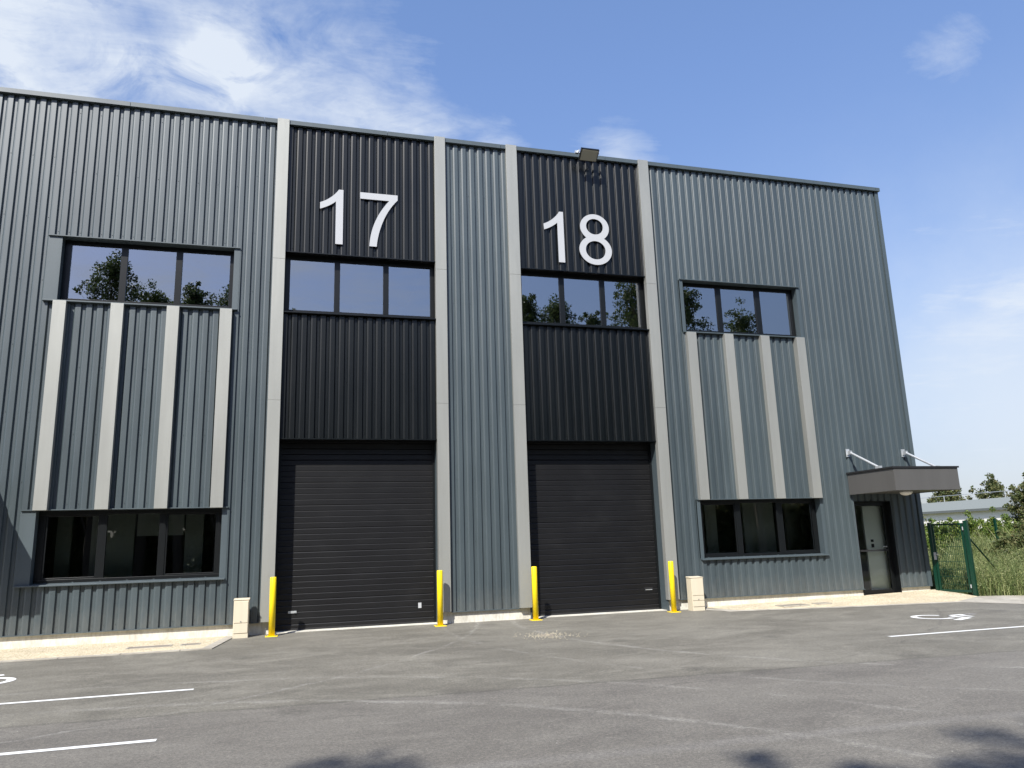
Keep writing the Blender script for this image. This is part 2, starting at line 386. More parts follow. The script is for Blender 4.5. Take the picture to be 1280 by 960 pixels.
# rough bank beyond the gate
def bankz(x, y):
    t = min(max((x - 17.6) / 9, 0), 1); u = min(max((y + 3.5) / 12, 0), 1)
    return GZ - .02 + 0.75 * t * (0.35 + 0.65 * u)
a = MB(); nx, ny = 40, 36
for j in range(ny + 1):
    for i in range(nx + 1):
        x = 17.30 + (i / nx) ** 1.8 * 90; y = -7 + j / ny * 80
        x0 = x + (max(-y - 1.3, 0)) * 0.55 * (1 - i / nx)
        a.v.append((x0, y, bankz(x0, y) + random.uniform(-.02, .02)))
for j in range(ny):
    for i in range(nx): n = j * (nx + 1) + i; a.f.append((n, n + 1, n + nx + 2, n + nx + 1))
struct(a.build('rough_bank', M['earth'], smooth=True))

# manhole covers
def cover(x0, x1, y0, y1, z, label):
    o = thing('manhole_cover', label, 'manhole cover', ((x0 + x1) / 2, (y0 + y1) / 2, z))
    a = MB(); t = .03
    a.box(x0, x1, y0, y0 + t, z - .02, z + .008); a.box(x0, x1, y1 - t, y1, z - .02, z + .008)
    a.box(x0, x0 + t, y0 + t, y1 - t, z - .02, z + .008); a.box(x1 - t, x1, y0 + t, y1 - t, z - .02, z + .008)
    P_(a.build('rim', M['kerb']), o)
    a = MB(); a.box(x0 + t + .004, x1 - t - .004, y0 + t + .004, y1 - t - .004, z - .02, z + .003)
    P_(a.build('lid', M['cover']), o)
cover(-3.06, -2.26, -1.36, -1.02, GZ + .012, 'larger rectangular manhole cover in the sandy strip under the left ground window')
cover(-2.10, -1.74, -1.34, -1.04, GZ + .012, 'small manhole cover in the sandy strip nearest the cream box by door 17')
cover(11.55, 12.30, -1.10, -.72, GZ + .048, 'larger manhole cover in the sandy apron under the right ground window')
cover(12.55, 12.95, -1.08, -.80, GZ + .055, 'small manhole cover in the sandy apron nearest the glazed entrance')

# loose gravel round a gully
st = MB()
for i in range(330):
    r = abs(random.gauss(0.36, .20)) if i % 3 else random.uniform(0, .32); t = random.uniform(0, 2 * math.pi)
    x = 4.72 + r * math.cos(t) * 1.0; y = -3.32 + r * math.sin(t) * 1.15; s = random.uniform(.004, .014)
    k = len(st.v); st.v += [(x - s, y, GZ), (x + s * .8, y - s * .7, GZ), (x + s * .5, y + s, GZ), (x + random.uniform(-s, s) * .4, y, GZ + s * 1.1)]
    st.f += [(k, k + 1, k + 3), (k + 1, k + 2, k + 3), (k + 2, k, k + 3)]
m = mat('pale_grit', (0.30, 0.265, 0.19), 0.9)
tag(st.build('loose_gravel', m), None, None, None, 'stuff')
o = thing('drain_cover', 'small round drain cover ringed by loose grit in the asphalt', 'drain cover', (4.72, -3.32, GZ))
a = MB(); a.lathe((4.72, -3.32, GZ), [(.15, -.03), (.15, .006), (.12, .006), (.12, .003)], 24); P_(a.build('lid', M['cover']), o)

# ------------------------------------------------------------------ the building
PITCH = 0.2182; PH = -1.195 + 0.012; DEP = 0.044
B = thing('industrial_building', 'two storey grey and black ribbed metal warehouse with units 17 and 18', 'building', (4.3, 0, 0))
SPLIT = {'side_flashing', 'plinth', 'threshold', 'drip_flashing', 'room_partition', 'door_frame', 'side_wall', 'wall_switch', 'door_lock'}
def pieces(mb):
    p = list(range(len(mb.v)))
    def fd(i):
        while p[i] != i: p[i] = p[p[i]]; i = p[i]
        return i
    for f in mb.f:
        for v in f[1:]: p[fd(v)] = fd(f[0])
    g = {}
    for f in mb.f: g.setdefault(fd(f[0]), []).append(f)
    out = []
    for fs in g.values():
        q = MB(); ids = sorted({v for f in fs for v in f}); ix = {v: i for i, v in enumerate(ids)}
        q.v = [mb.v[i] for i in ids]; q.f = [tuple(ix[v] for v in f) for f in fs]; out.append(q)
    return out
def part(mb, name, m, parent=None, **k):
    if name in SPLIT:
        ps = pieces(mb)
        if len(ps) > 1:
            for q in ps: o = part(q, name, m, parent, **k)
            return o
    o = mb.build(name, m, **k)
    if parent is None: P_(o, B)
    else: o.parent = parent; o.matrix_parent_inverse = Matrix.Identity(4)
    return o
def ribs(x0, x1, z0, z1, m, screws=True, yb=0.0, seam=None):
    """trapezoidal sheet: flat crests, sloped sides, narrow valleys; runs x0..x1"""
    prof = []
    n0 = int(math.floor((x0 - PH) / PITCH)) - 1; n1 = int(math.ceil((x1 - PH) / PITCH)) + 1
    for n in range(n0, n1 + 1):
        X = PH + n * PITCH      # right end of a crest
        for dx, y in ((-.092, 0), (-.003, 0), (.001, .004), (.013, DEP - .004), (.017, DEP), (.072, DEP), (.079, DEP - .0046), (.091, .0147), (.104, .0063)):
            prof.append((X + dx, y))
    # clip
    def clip(p):
        out = []
        for i in range(len(p) - 1):
            (xa, ya), (xb, yb_) = p[i], p[i + 1]
            if xb <= x0 or xa >= x1: continue
            if xa < x0: t = (x0 - xa) / (xb - xa); xa, ya = x0, ya + (yb_ - ya) * t
            if not out: out.append((xa, ya))
            if xb > x1: t = (x1 - xa) / (xb - xa); xb, yb_ = x1, ya + (yb_ - ya) * t
            out.append((xb, yb_))
        return out
    p = clip(prof); a = MB()
    lap = 0.0
    zs = [z0, z1]
    for i, (x, y) in enumerate(p):
        for z in zs: a.v.append((x, y + yb, z))
    for i in range(len(p) - 1): k = i * 2; a.f.append((k, k + 2, k + 3, k + 1))
    # rolled lip at bottom edge gives the sheet a thickness
    if screws:
        for n in range(n0, n1 + 1):
            xc = PH + n * PITCH + .051
            if not (x0 + .03 < xc < x1 - .03): continue
            z = z0 + 0.12 + (0.0)
            rows = []
            while z < z1 - .05:
                rows.append(z); z += 1.47
            rows.append(z1 - .1)
            for zr in rows:
                if n % 2 and zr not in (rows[0], rows[-1]): continue
                a.box(xc - .007, xc + .007, yb + DEP - .008, yb + DEP + .001, zr - .007, zr + .007)
    return part(a, 'ribbed_cladding', m)
ZB, ZT = 0.116, 11.955
W1t, W1b, L1t, L1b = 8.618, 7.106, 2.588, 1.066
DH = 4.116
# left unit wall
ribs(-9.0, -5.44, ZB, ZT, M['clad']); ribs(-16.0, -9.0, ZB, ZT, M['clad'])
ribs(-5.44, -1.43, W1t, ZT, M['clad']); ribs(-5.44, -1.43, L1t, W1b, M['clad'], yb=.004); ribs(-5.44, -1.43, ZB, L1b, M['clad'])
ribs(-1.43, -.60, ZB, ZT, M['clad'])
ribs(-.413, 3.221, W1t, ZT, M['dark']); ribs(-.413, 3.221, DH, W1b, M['dark'])
ribs(3.40, 5.25, ZB, ZT, M['clad'])
ribs(5.453, 9.016, W1t, ZT, M['dark']); ribs(5.453, 9.016, DH, W1b, M['dark'])
ribs(9.25, 10.01, ZB, ZT, M['clad'])
ribs(10.01, 13.84, W1t, ZT, M['clad']); ribs(10.01, 13.84, L1t, W1b, M['clad'], yb=.004); ribs(10.01, 13.84, ZB, L1b, M['clad'])
ribs(13.84, 14.87, ZB, ZT, M['clad']); ribs(14.87, 16.05, 2.46, ZT, M['clad']); ribs(16.05, 17.0, ZB, ZT, M['clad'])
# dark voids behind the pilaster strips of the doors are closed by returns
# corner flashing and side wall
a = MB(); a.box(16.985, 17.11, -.012, .10, ZB - .01, ZT); part(a, 'corner_flashing', M['trim'])
a = MB()
a.box(17.02, 17.09, .10, 40, -.1, ZT); a.box(-16.05, -16.0, .1, 40, -.1, ZT); a.box(-16.0, 17.02, 39.9, 40, -.1, ZT)
part(a, 'side_wall', M['clad'])
a = MB(); a.box(-16, 17.05, .06, 39.9, 11.70, 11.80); part(a, 'roof', M['roofing'])
# coping with joints, dark shadow line under it
a = MB(); x = -16.0
while x < 17.15:
    x1 = min(x + 2.99, 17.15); a.box(x, x1, -.065, .30, ZT - .01, 12.055); a.box(x + .0, x1, -.075, -.063, ZT - .015, ZT + .004); x += 3.0
part(a, 'roof_coping', M['trim'])
# plinth
a = MB()
for x0, x1 in ((-16, -.42), (3.23, 5.44), (9.03, 14.86), (16.06, 17.08)):
    a.box(x0, x1, .052, .45, -.3, ZB + .02)
part(a, 'plinth', M['plinth'], bevel=.008)
a = MB()
for x0, x1 in ((-16, -.70), (3.50, 5.16), (9.33, 14.87), (16.05, 17.11)):
    a.box(x0, x1, -.022, .07, ZB - .012, ZB + .006)
part(a, 'drip_flashing', M['trim'])
# door thresholds
a = MB(); a.box(-.42, 3.23, .10, .75, -.3, GZ + .012); a.box(5.44, 9.03, .10, .75, -.3, GZ + .012)
part(a, 'threshold', M['plinth'])

# pilasters (pale), in three lengths with fine joints
def strip(x0, x1, yf, z0, z1, joints, name):
    a = MB(); zz = [z0] + joints + [z1]
    for i in range(len(zz) - 1):
        lo = zz[i] + (.004 if i else 0); hi = zz[i + 1]
        a.box(x0, x1, yf, .06, lo, hi)
        a.box(x0 + .02, x0 + .034, yf - .003, yf, lo + .05, lo + .064) if False else None
    for z in (zz[0] + .12, zz[-1] - .06):
        for x in (x0 + .03, x1 - .03): a.tube((x, yf - .004, z), (x, yf + .001, z), .007, n=8)
    return part(a, name, M['pale'], bevel=.004)
for x0, x1 in ((-.690, -.412), (3.205, 3.482), (5.130, 5.425), (8.975, 9.275)):
    strip(x0, x1, -.10, .125, 12.06, [4.98, 8.40], 'pilaster')
# fins between the windows
for c in (-5.07, -3.93, -2.79, -1.67): strip(c - .13, c + .13, -.13, 2.575, 7.085, [], 'fin')
for c in (10.20, 11.34, 12.48, 13.63): strip(c - .135, c + .135, -.13, 2.575, 7.085, [], 'fin')

# windows
def window(xa, xb, z0, z1, fl0, fl1, panes, low):
    """xa..xb opening, fl0/fl1 outer edges of the flat side flashings"""
    a = MB(); yb = .20
    a.box(xa + .0, xb, yb, yb + .07, z0 + .01, z0 + .075 + (.03 if low else .06))      # bottom rail
    zb = z0 + .105 + (.0 if low else .03)
    a.box(xa, xb, yb, yb + .07, z1 - .10, z1 - .005)
    zt = z1 - .10
    xs = [xa] + [v for p in panes for v in p] + [xb]
    for i in range(0, len(xs), 2): a.box(xs[i], xs[i + 1], yb, yb + .07, zb, zt)
    if low:   # visible sashes in the outer lights
        for (p0, p1) in (panes[0], panes[2]):
            for q in ((p0, p0 + .035, zb, zt), (p1 - .035, p1, zb, zt), (p0 + .035, p1 - .035, zb, zb + .035), (p0 + .035, p1 - .035, zt - .035, zt)):
                a.box(q[0], q[1], yb + .012, yb + .06, q[2], q[3])
    w = part(a, 'window', M['frame'], bevel=.004)
    for (p0, p1) in panes:
        g = MB(); g.quad((p0, yb + .035, zb), (p1, yb + .035, zb), (p1, yb + .035, zt), (p0, yb + .035, zt)); part(g, 'pane', M['lowglass'] if low else M['glass'], w)
    s = MB(); s.prism([(-.075, z0 - .018), (-.075, z0 + .010), (yb + .01, z0 + .035), (yb + .01, z0 - .018)], fl0 + .01, fl1 - .01, 'x')
    if low:
        for i in range(7):
            x = xa + (xb - xa) * (i + .4) / 7; s.box(x, x + .035, yb - .02, yb - .002, z0 + .034, z0 + .046)
    part(s, 'sill', M['trim'] if fl1 - fl0 > 3.7 else M['dark'], w, bevel=.003)
    s = MB(); s.box(fl0, fl1, -.045, .0, z1 - .012, z1 + .008) ; s.box(fl0 + .02, fl1 - .02, 0.0, yb + .08, z1 - .012, z1 + .006)
    part(s, 'head_flashing', M['trim'] if fl1 - fl0 > 3.7 else M['dark'], w)
    r = MB(); r.box(xa - .02, xa, .0 if fl0 >= xa - .021 else .003, yb + .07, z0 + .01, z1 - .012); r.box(xb, xb + .02, .003, yb + .07, z0 + .01, z1 - .012)
    if fl0 < xa - .03: r.box(fl0, xa - .0, -.004, .003, z0 + .01, z1 - .012)
    if fl1 > xb + .03: r.box(xb + .0, fl1, -.004, .003, z0 + .01, z1 - .012)
    part(r, 'side_flashing', M['trim'] if fl1 - fl0 > 3.7 else M['frame'], w)
    return w
pL = [(-5.02, -4.00), (-3.86, -2.84), (-2.70, -1.66)]
window(-5.16, -1.56, W1b, W1t, -5.44, -1.43, pL, False)
window(-5.16, -1.56, L1b, L1t, -5.44, -1.43, pL, True)
pR = [(10.24, 11.25), (11.40, 12.50), (12.66, 13.66)]
window(10.11, 13.75, W1b, W1t, 10.01, 13.84, pR, False)
window(10.11, 13.75, L1b, L1t, 10.01, 13.84, pR, True)
window(-.413, 3.221, W1b, W1t, -.413, 3.221, [(-.29, .75), (.885, 1.935), (2.07, 3.11)], False)
window(5.44, 9.0, W1b, W1t, 5.44, 9.0, [(5.53, 6.57), (6.71, 7.73), (7.87, 8.89)], False)

# roller doors
def sectional(x0, x1, sticker, lock):
    Y = .42; a = MB(); zb = GZ + .02; zt = DH - .0; z = zb; n = 0; pts = []
    while z < zt:
        d = .012 if n % 4 else .018; g_ = .022 if n % 4 else .030
        pts += [(Y, z), (Y, min(z + .131 - g_, zt)), (Y + d, min(z + .131 - .004, zt))]
        z += .131; n += 1
    for (y, z) in pts: a.v += [(x0, y, z), (x1, y, z)]
    for i in range(len(pts) - 1): k = i * 2; a.f.append((k, k + 1, k + 3, k + 2))
    d = part(a, 'sectional_door', M['door'])
    a = MB(); a.box(x0, x1, Y - .015, Y + .03, zb - .02, zb + .035); part(a, 'rubber_seal', M['black'], d)
    if lock == 'left':
        a = MB(); a.box(x0 + .30, x0 + .48, Y - .02, Y + .002, .24, .29); a.tube((x0 + .44, Y - .05, .262), (x0 + .44, Y, .262), .016); part(a, 'door_lock', M['galv'], d)
    else:
        a = MB(); a.box(x1 - .42, x1 - .20, Y - .004, Y + .002, .33, .42); d2 = part(a, 'handle', M['black'], d)
        a = MB(); a.box(x1 - .40, x1 - .22, Y - .022, Y - .004, .355, .372); part(a, 'handle', M['galv'], d)
    if sticker:
        a = MB(); a.box(2.80, 2.875, Y - .004, Y - .001, .21, .33); part(a, 'door_label', M['white'], d)
    # returns
    r = MB(); r.box(x0 - .02, x0, .0, Y + .06, GZ, DH); r.box(x1, x1 + .02, .0, Y + .06, GZ, DH)
    part(r, 'side_flashing', M['trim'], d)
    r = MB(); r.box(x0, x0 + .055, Y - .03, Y - .002, GZ + .02, DH - .02); r.box(x1 - .055, x1, Y - .03, Y - .002, GZ + .02, DH - .02); part(r, 'door_frame', M['frame'], d)
    r = MB(); r.box(x0, x1, -.018, Y + .05, DH - .02, DH + .004); part(r, 'head_flashing', M['dark'], d)
sectional(-.413, 3.221, True, 'left'); sectional(5.44, 9.0, False, 'right')

# glazed entrance with canopy; mir = +1 right unit, -1 mirrored about x=4.29
def entrance(s):
    X = (lambda x: x) if s > 0 else (lambda x: 8.58 - x)
    def bx(mb, x0, x1, *r):
        xa, xb = sorted((X(x0), X(x1))); return mb.box(xa, xb, *r)
    Y = .16; z0, z1 = -.05 if s > 0 else -.10, 2.46
    a = MB()
    bx(a, 14.87, 14.93, Y, Y + .07, z0, z1); bx(a, 15.93, 16.05, Y, Y + .07, z0, z1); bx(a, 14.93, 15.93, Y, Y + .07, z1 - .12, z1); bx(a, 14.93, 15.93, Y, Y + .07, z0, z0 + .12)
    d = part(a, 'entrance_door', M['frame'], bevel=.004)
    g = MB(); xa, xb = sorted((X(14.93), X(15.93))); g.quad((xa, Y + .03, z0 + .12), (xb, Y + .03, z0 + .12), (xb, Y + .03, z1 - .12), (xa, Y + .03, z1 - .12)); part(g, 'pane', M['doorglass'], d)
    b = MB(); bx(b, 14.93, 15.93, Y - .012, Y + .028, 1.10, 1.145); part(b, 'push_bar', M['black'], d)
    b = MB(); b.tube((X(15.86), Y - .05, 1.22), (X(15.74), Y - .05, 1.22), .01); b.tube((X(15.86), Y - .05, 1.22), (X(15.86), Y + .02, 1.22), .01); part(b, 'handle', M['galv'], d)
    r = MB(); bx(r, 14.85, 14.87, .0, Y + .07, z0 - .1, z1); bx(r, 16.05, 16.065, .0, Y + .07, z0 - .1, z1); bx(r, 14.87, 16.05, .0, Y + .07, z1 - .01, z1 + .01)
    part(r, 'side_flashing', M['frame'], d)
    r = MB(); bx(r, 14.87, 16.05, -.02, Y + .07, z0 - .15, z0); part(r, 'doorstep', M['frame'], d)
    # canopy
    x0, x1 = 14.74, 16.78; D = 1.74
    a = MB(); t = .03; zb, zt = 2.645, 3.215
    bx(a, x0, x1, -D, -D + t, zb, zt); bx(a, x0, x0 + t, -D + t, -.005, zb, zt); bx(a, x1 - t, x1, -D + t, -.005, zb, zt)
    bx(a, x0 + t, x1 - t, -D + t, -.005, zb + .02, zb + .05)
    c = part(a, 'canopy', M['fascia'], bevel=.004)
    a = MB(); bx(a, x0 - .03, x1 + .03, -D - .03, -.005, zt + .002, zt + .045); part(a, 'canopy_roof', M['black'], c)
    for x in (14.84, 16.72):
        a = MB(); bx(a, x - .06, x + .06, -.02, -.004, 3.70, 3.92); bx(a, x - .03, x + .03, -.16, -.02, 3.76, 3.86)
        a.tube((X(x), -.13, 3.80), (X(x), -1.12, 3.30), .033, n=10); bx(a, x - .04, x + .04, -1.20, -1.04, 3.262, 3.33)
        part(a, 'strut', M['galv'], c)
    a = MB(); a.lathe((X(15.86), -.85, zb + .02), [(.16, 0.0), (.165, -.02), (.15, -.05), (.11, -.085), (.05, -.10), (.005, -.103)], 24)
    part(a, 'canopy_lamp', M['lampglass'], c, smooth=True)
entrance(1); entrance(-1)

# rooms behind the glass (open towards the facade)
def room(x0, x1, y1, z0, z1, m, fl):
    a = MB(); y0 = .30
    a.quad((x0, y1, z0), (x1, y1, z0), (x1, y1, z1), (x0, y1, z1)); a.quad((x0, y0, z0), (x0, y1, z0), (x0, y1, z1), (x0, y0, z1))
    a.quad((x1, y0, z0), (x1, y0, z1), (x1, y1, z1), (x1, y1, z0)); a.quad((x0, y0, z1), (x1, y0, z1), (x1, y1, z1), (x0, y1, z1))
    part(a, 'room_wall', m)
    a = MB(); a.quad((x0, y0, z0), (x1, y0, z0), (x1, y1, z0), (x0, y1, z0)); part(a, 'room_floor', fl)
room(-5.9, -1.0, 4.5, -.1, 2.9, M['plasterd'], M['slab'])
room(9.6, 14.5, 4.0, -.1, 2.9, M['plasterd'], M['slab'])
room(14.6, 16.7, 1.9, -.06, 2.7, M['plaster'], M['slab'])
room(-5.9, -1.0, 5.5, 5.6, 9.2, M['plasterd'], M['slab'])
room(-.44, 3.24, 5.5, 5.6, 9.2, M['plasterd'], M['slab'])
room(5.40, 9.05, 5.5, 5.6, 9.2, M['plasterd'], M['slab'])
room(9.6, 14.5, 5.5, 5.6, 9.2, M['plasterd'], M['slab'])
a = MB(); a.box(-5.2, -4.9, 1.7, 1.8, -.1, 2.9); a.box(-4.5, -3.6, 1.75, 1.85, -.1, 2.9); a.box(-3.55, -2.55, 1.76, 1.84, 2.05, 2.9); a.box(-2.5, -2.1, 1.7, 1.85, -.1, 2.9); a.box(12.35, 13.35, 1.6, 1.7, -.1, 2.9); a.box(11.25, 11.6, 1.8, 1.9, -.1, 2.9); a.box(13.9, 14.4, 1.8, 1.9, -.1, 2.9)
part(a, 'room_partition', M['plaster'])
a = MB(); a.box(15.40, 16.5, .36, .42, -.06, 2.7); part(a, 'room_partition', M['plaster'])
a = MB(); a.box(15.56, 15.64, .345, .36, 1.20, 1.30); a.box(15.56, 15.64, .345, .36, 1.35, 1.42); part(a, 'wall_switch', M['black'])

# ------------------------------------------------------------------ unit numbers
def digit(polys, parent, yf=-.030, th=.022):
    cu = bpy.data.curves.new('digit', 'CURVE'); cu.dimensions = '2D'; cu.fill_mode = 'BOTH'; cu.extrude = th / 2
    for p in polys:
        s = cu.splines.new('POLY'); s.points.add(len(p) - 1); s.use_cyclic_u = True
        for q, (x, z) in zip(s.points, p): q.co = (x, z, 0, 1)
    t = bpy.data.objects.new('tmp', cu); col.objects.link(t)
    dg = bpy.context.evaluated_depsgraph_get(); dg.update()
    me = bpy.data.meshes.new_from_object(t.evaluated_get(dg)); bpy.data.objects.remove(t); bpy.data.curves.remove(cu)
    me.transform(Matrix.Translation((0, yf, 0)) @ Matrix.Rotation(math.radians(90), 4, 'X')); me.name = 'digit'
    me.materials.clear(); me.materials.append(M['white'])
    o = bpy.data.objects.new('digit', me); col.objects.link(o); P_(o, parent); return o
def bez(p0, p1, p2, p3, n=14):
    out = []
    for i in range(n + 1):
        t = i / n; u = 1 - t
        out.append(tuple(u**3 * a + 3 * u * u * t * b + 3 * u * t * t * c + t**3 * d for a, b, c, d in zip(p0, p1, p2, p3)))
    return out
def one(x, z):   # x = left tip of flag, z = foot
    H = 1.435
    p = [(.555, 0), (.555, H), (.445, H)] + bez((.445, H), (.37, H - .13), (.20, H - .30), (0, H - .375)) [1:] + [(0, H - .545)] + bez((0, H - .545), (.13, H - .50), (.29, H - .41), (.378, H - .318))[1:] + [(.378, 0)]
    return [[(x + a, z + b) for a, b in p]]
def seven(x, z):
    H = 1.415
    p = [(0, H), (0, H - .170), (.720, H - .170)] + bez((.720, H - .170), (.45, H - .50), (.26, H - .90), (.235, 0))[1:] + [(.415, 0)] + bez((.415, 0), (.44, .38), (.60, .93), (.93, H - .135))[1:] + [(.93, H)]
    return [[(x + a, z + b) for a, b in p]]
def eight(x, z):
    # outline drawn as two joined ovals with two holes
    W = .93; H = 1.45; cx = W / 2
    up, lo = (cx, 1.065), (cx, .415)
    ru, ru2 = .415, .385; rl, rl2 = .465, .415
    o = []
    n = 60
    # lower oval from waist right, clockwise to waist left; then upper
    def waist(c, rx, rz, zc):
        return math.degrees(math.asin(max(-1, min(1, (zc - c[1]) / rz))))
    zc = .765
    al = waist(lo, rl, rl2, zc); au = waist(up, ru, ru2, zc)
    for i in range(n + 1):
        a = math.radians(al + (-180 - 2 * al) * i / n)
        o.append((lo[0] + rl * math.cos(a), lo[1] + rl2 * math.sin(a)))
    for i in range(n + 1):
        a = math.radians(180 - au + (-(180 - 2 * au)) * i / n)
        o.append((up[0] + ru * math.cos(a), up[1] + ru2 * math.sin(a)))
    h1 = [(up[0] + .245 * math.cos(2 * math.pi * i / 40), 1.090 + .225 * math.sin(2 * math.pi * i / 40)) for i in range(40)]
    h2 = [(lo[0] + .285 * math.cos(2 * math.pi * i / 40), .415 + .262 * math.sin(2 * math.pi * i / 40)) for i in range(40)]
    return [[(x + a, z + b) for a, b in q] for q in (o, h1, h2)]
S = thing('unit_number', 'large white numerals 17 on black ribbed cladding above the left door', 'sign', (1.3, -.03, 8.9), 'unit numbers')
digit(one(.365, 8.895), S); digit(seven(1.33, 8.90), S)
S = thing('unit_number', 'large white numerals 18 on black ribbed cladding above the right door', 'sign', (7.1, -.03, 8.85), 'unit numbers')
digit(one(6.13, 8.85), S); digit(eight(7.11, 8.85), S)

# floodlight on the parapet
F_ = thing('floodlight', 'square grey floodlight on a short arm at the roof edge above number 18', 'floodlight', (7.35, -.1, 11.9))
R_ = Matrix.Translation((7.37, -.40, 11.85)) @ Matrix.Rotation(math.radians(50), 4, 'X') @ Matrix.Scale(.92, 4)
def xf(mb, Mx): mb.v = [tuple(Mx @ Vector(v)) for v in mb.v]; return mb
a = MB(); a.box(-.28, .28, -.045, .03, -.19, .19)
for i in range(9): a.box(-.24 + i * .055, -.225 + i * .055, .03, .065, -.15, .15)
P_(xf(a, R_).build('housing', M['frame'], bevel=.006), F_)
a = MB(); a.box(-.25, .25, -.052, -.044, -.16, .16)
for i in range(5): a.box(-.24, .24, -.056, -.052, -.14 + i * .065, -.11 + i * .065)
P_(xf(a, R_).build('lens', M['lens']), F_)
a = MB(); a.tube((7.37, -.06, 11.98), (7.37, -.28, 11.96), .020); a.box(7.31, 7.43, -.085, -.07, 11.94, 12.04)
a.box(7.07, 7.095, -.44, -.26, 11.90, 11.96); a.box(7.645, 7.67, -.44, -.26, 11.90, 11.96); a.box(7.07, 7.67, -.30, -.26, 11.93, 11.97)
a.box(7.01, 7.07, -.36, -.29, 11.90, 11.97)
P_(a.build('bracket', M['galv']), F_)

# ------------------------------------------------------------------ bollards
def bollard(x, y, label, proto=[None]):
    if proto[0] is None:
        t = thing('bollard', label, 'bollard', (x, y, GZ), 'yellow bollards at the door corners')
        a = MB(); a.lathe((0, 0, 0), [(.066, .012), (.066, 1.195), (.060, 1.207), (.045, 1.212)], 32)
        p = a.build('post', M['yellow'], t, smooth=False); p.matrix_parent_inverse = Matrix.Identity(4)
        for q in p.data.polygons: q.use_smooth = abs(q.normal.z) < .5
        a = MB(); a.box(-.125, .125, -.125, .125, 0, .014)
        b = a.build('base_plate', M['yellow'], t, bevel=.003); b.matrix_parent_inverse = Matrix.Identity(4)
        for i in (-1, 1):
            for j in (-1, 1):
                a = MB(); a.tube((i * .095, j * .095, .014), (i * .095, j * .095, .030), .012, n=6)
                c = a.build('bolt', M['bolt'], b); c.matrix_parent_inverse = Matrix.Identity(4)
        proto[0] = t; return
    s = proto[0]; t = s.copy(); col.objects.link(t); t.location = (x, y, GZ); t['label'] = label
    for ch in s.children:
        c = ch.copy(); col.objects.link(c); c.parent = t
        for g in ch.children: d = g.copy(); col.objects.link(d); d.parent = c
bollard(-.43, -.45, 'yellow bollard at the left edge of the door under 17, beside the pilaster')
bollard(3.17, -.40, 'yellow bollard at the right edge of the door under 17')
bollard(5.42, -.36, 'yellow bollard at the left edge of the door under 18')
bollard(8.93, -.42, 'yellow bollard at the right edge of the door under 18, near a cream box')

# cream utility boxes
def ubox(x0, x1, y0, y1, z1, seams, label):
    t = thing('utility_cabinet', label, 'utility cabinet', ((x0 + x1) / 2, (y0 + y1) / 2, GZ), 'cream cabinets at the foot of the wall')
    a = MB(); a.box(x0, x1, y0, y1, GZ - .01, z1 - .012); a.prism([(y0 - .012, z1 - .012), (y0 - .012, z1 + .002), (y1, z1 + .02), (y1, z1 - .012)], x0 - .01, x1 + .01, 'x')
    P_(a.build('casing', M['cream'], bevel=.006), t)
    a = MB(); zz = seams + [z1 - .03]; lo = GZ + .10
    for z in zz:
        a.box(x0 + .012, x1 - .012, y0 - .012, y0, lo, z - .006); lo = z + .006
    P_(a.build('door_leaf', M['cream'], bevel=.003), t)
    a = MB(); a.tube(((x0 + x1) / 2, y0 - .02, seams[0] + .03), ((x0 + x1) / 2, y0 - .01, seams[0] + .03), .012); P_(a.build('lock', M['bolt']), t)
ubox(-1.205, -.905, -.43, -.16, .635, [.16], 'cream cabinet standing left of the door under 17, against the wall')
ubox(9.45, 9.78, -.42, -.17, .655, [.10, .22], 'cream cabinet standing right of the door under 18, against the wall')

# ------------------------------------------------------------------ gate, brace, fence post
G = thing('mesh_gate', 'narrow dark green metal mesh gate at the right corner of the building', 'gate', (17.3, -.5, GZ))
A_ = Vector((17.20, -.14)); Bp = Vector((17.47, -1.00)); d = (Bp - A_); L_ = d.length; d /= L_; nn = Vector((-d.y, d.x))
def gbox(mb, s0, s1, w, z0, z1):
    c = [A_ + d * s0 - nn * w / 2, A_ + d * s1 - nn * w / 2, A_ + d * s1 + nn * w / 2, A_ + d * s0 + nn * w / 2]
    mb.prism([tuple(q) for q in c], z0, z1, 'z'); return mb
a = gbox(MB(), -.08, 0, .08, GZ - .1, 1.83); P_(a.build('post', M['green'], bevel=.005), G)
a = gbox(MB(), L_ + .0, L_ + .10, .10, GZ - .1, 1.85); P_(a.build('post', M['green'], bevel=.005), G)
a = MB(); gbox(a, .02, .07, .04, GZ + .1, 1.79); gbox(a, L_ - .09, L_ - .03, .05, GZ + .1, 1.79); gbox(a, .07, L_ - .09, .04, 1.745, 1.79); gbox(a, .07, L_ - .09, .04, GZ + .1, GZ + .16)
P_(a.build('leaf_frame', M['green'], bevel=.003), G)
a = MB(); s = .10
while s < L_ - .1: gbox(a, s, s + .008, .008, GZ + .16, 1.745); s += .05
z = GZ + .3
while z < 1.7: gbox(a, .07, L_ - .09, .010, z, z + .010); z += .2
P_(a.build('wire_mesh', M['green']), G)
a = MB(); gbox(a, .0, .06, .09, .82, 1.02); q = A_ + d * .03 - nn * .07; q2 = A_ + d * .16 - nn * .07
a.tube((q.x, q.y, .96), (q2.x, q2.y, .96), .010); P_(a.build('lock', M['galv']), G)
a = MB()
for z in (.08, 1.6):
    q = A_ + d * (L_ - .02) - nn * .05; a.tube((q.x, q.y, z), (q.x, q.y, z + .09), .016)
P_(a.build('hinge', M['galv']), G)
a = MB(); a.tube((17.55, -.98, 1.45), (19.55, -.2, .10), .022); P_(a.build('brace', M['green']), G)
fp = MB(); fp.box(25.1, 25.17, 4.97, 5.04, 0, 1.98); fp.box(25.09, 25.18, 4.96, 5.05, 1.98, 1.99)
tag(fp.build('fence_post', M['green']), 'lone green fence post among the bushes right of the gate', 'fence post')

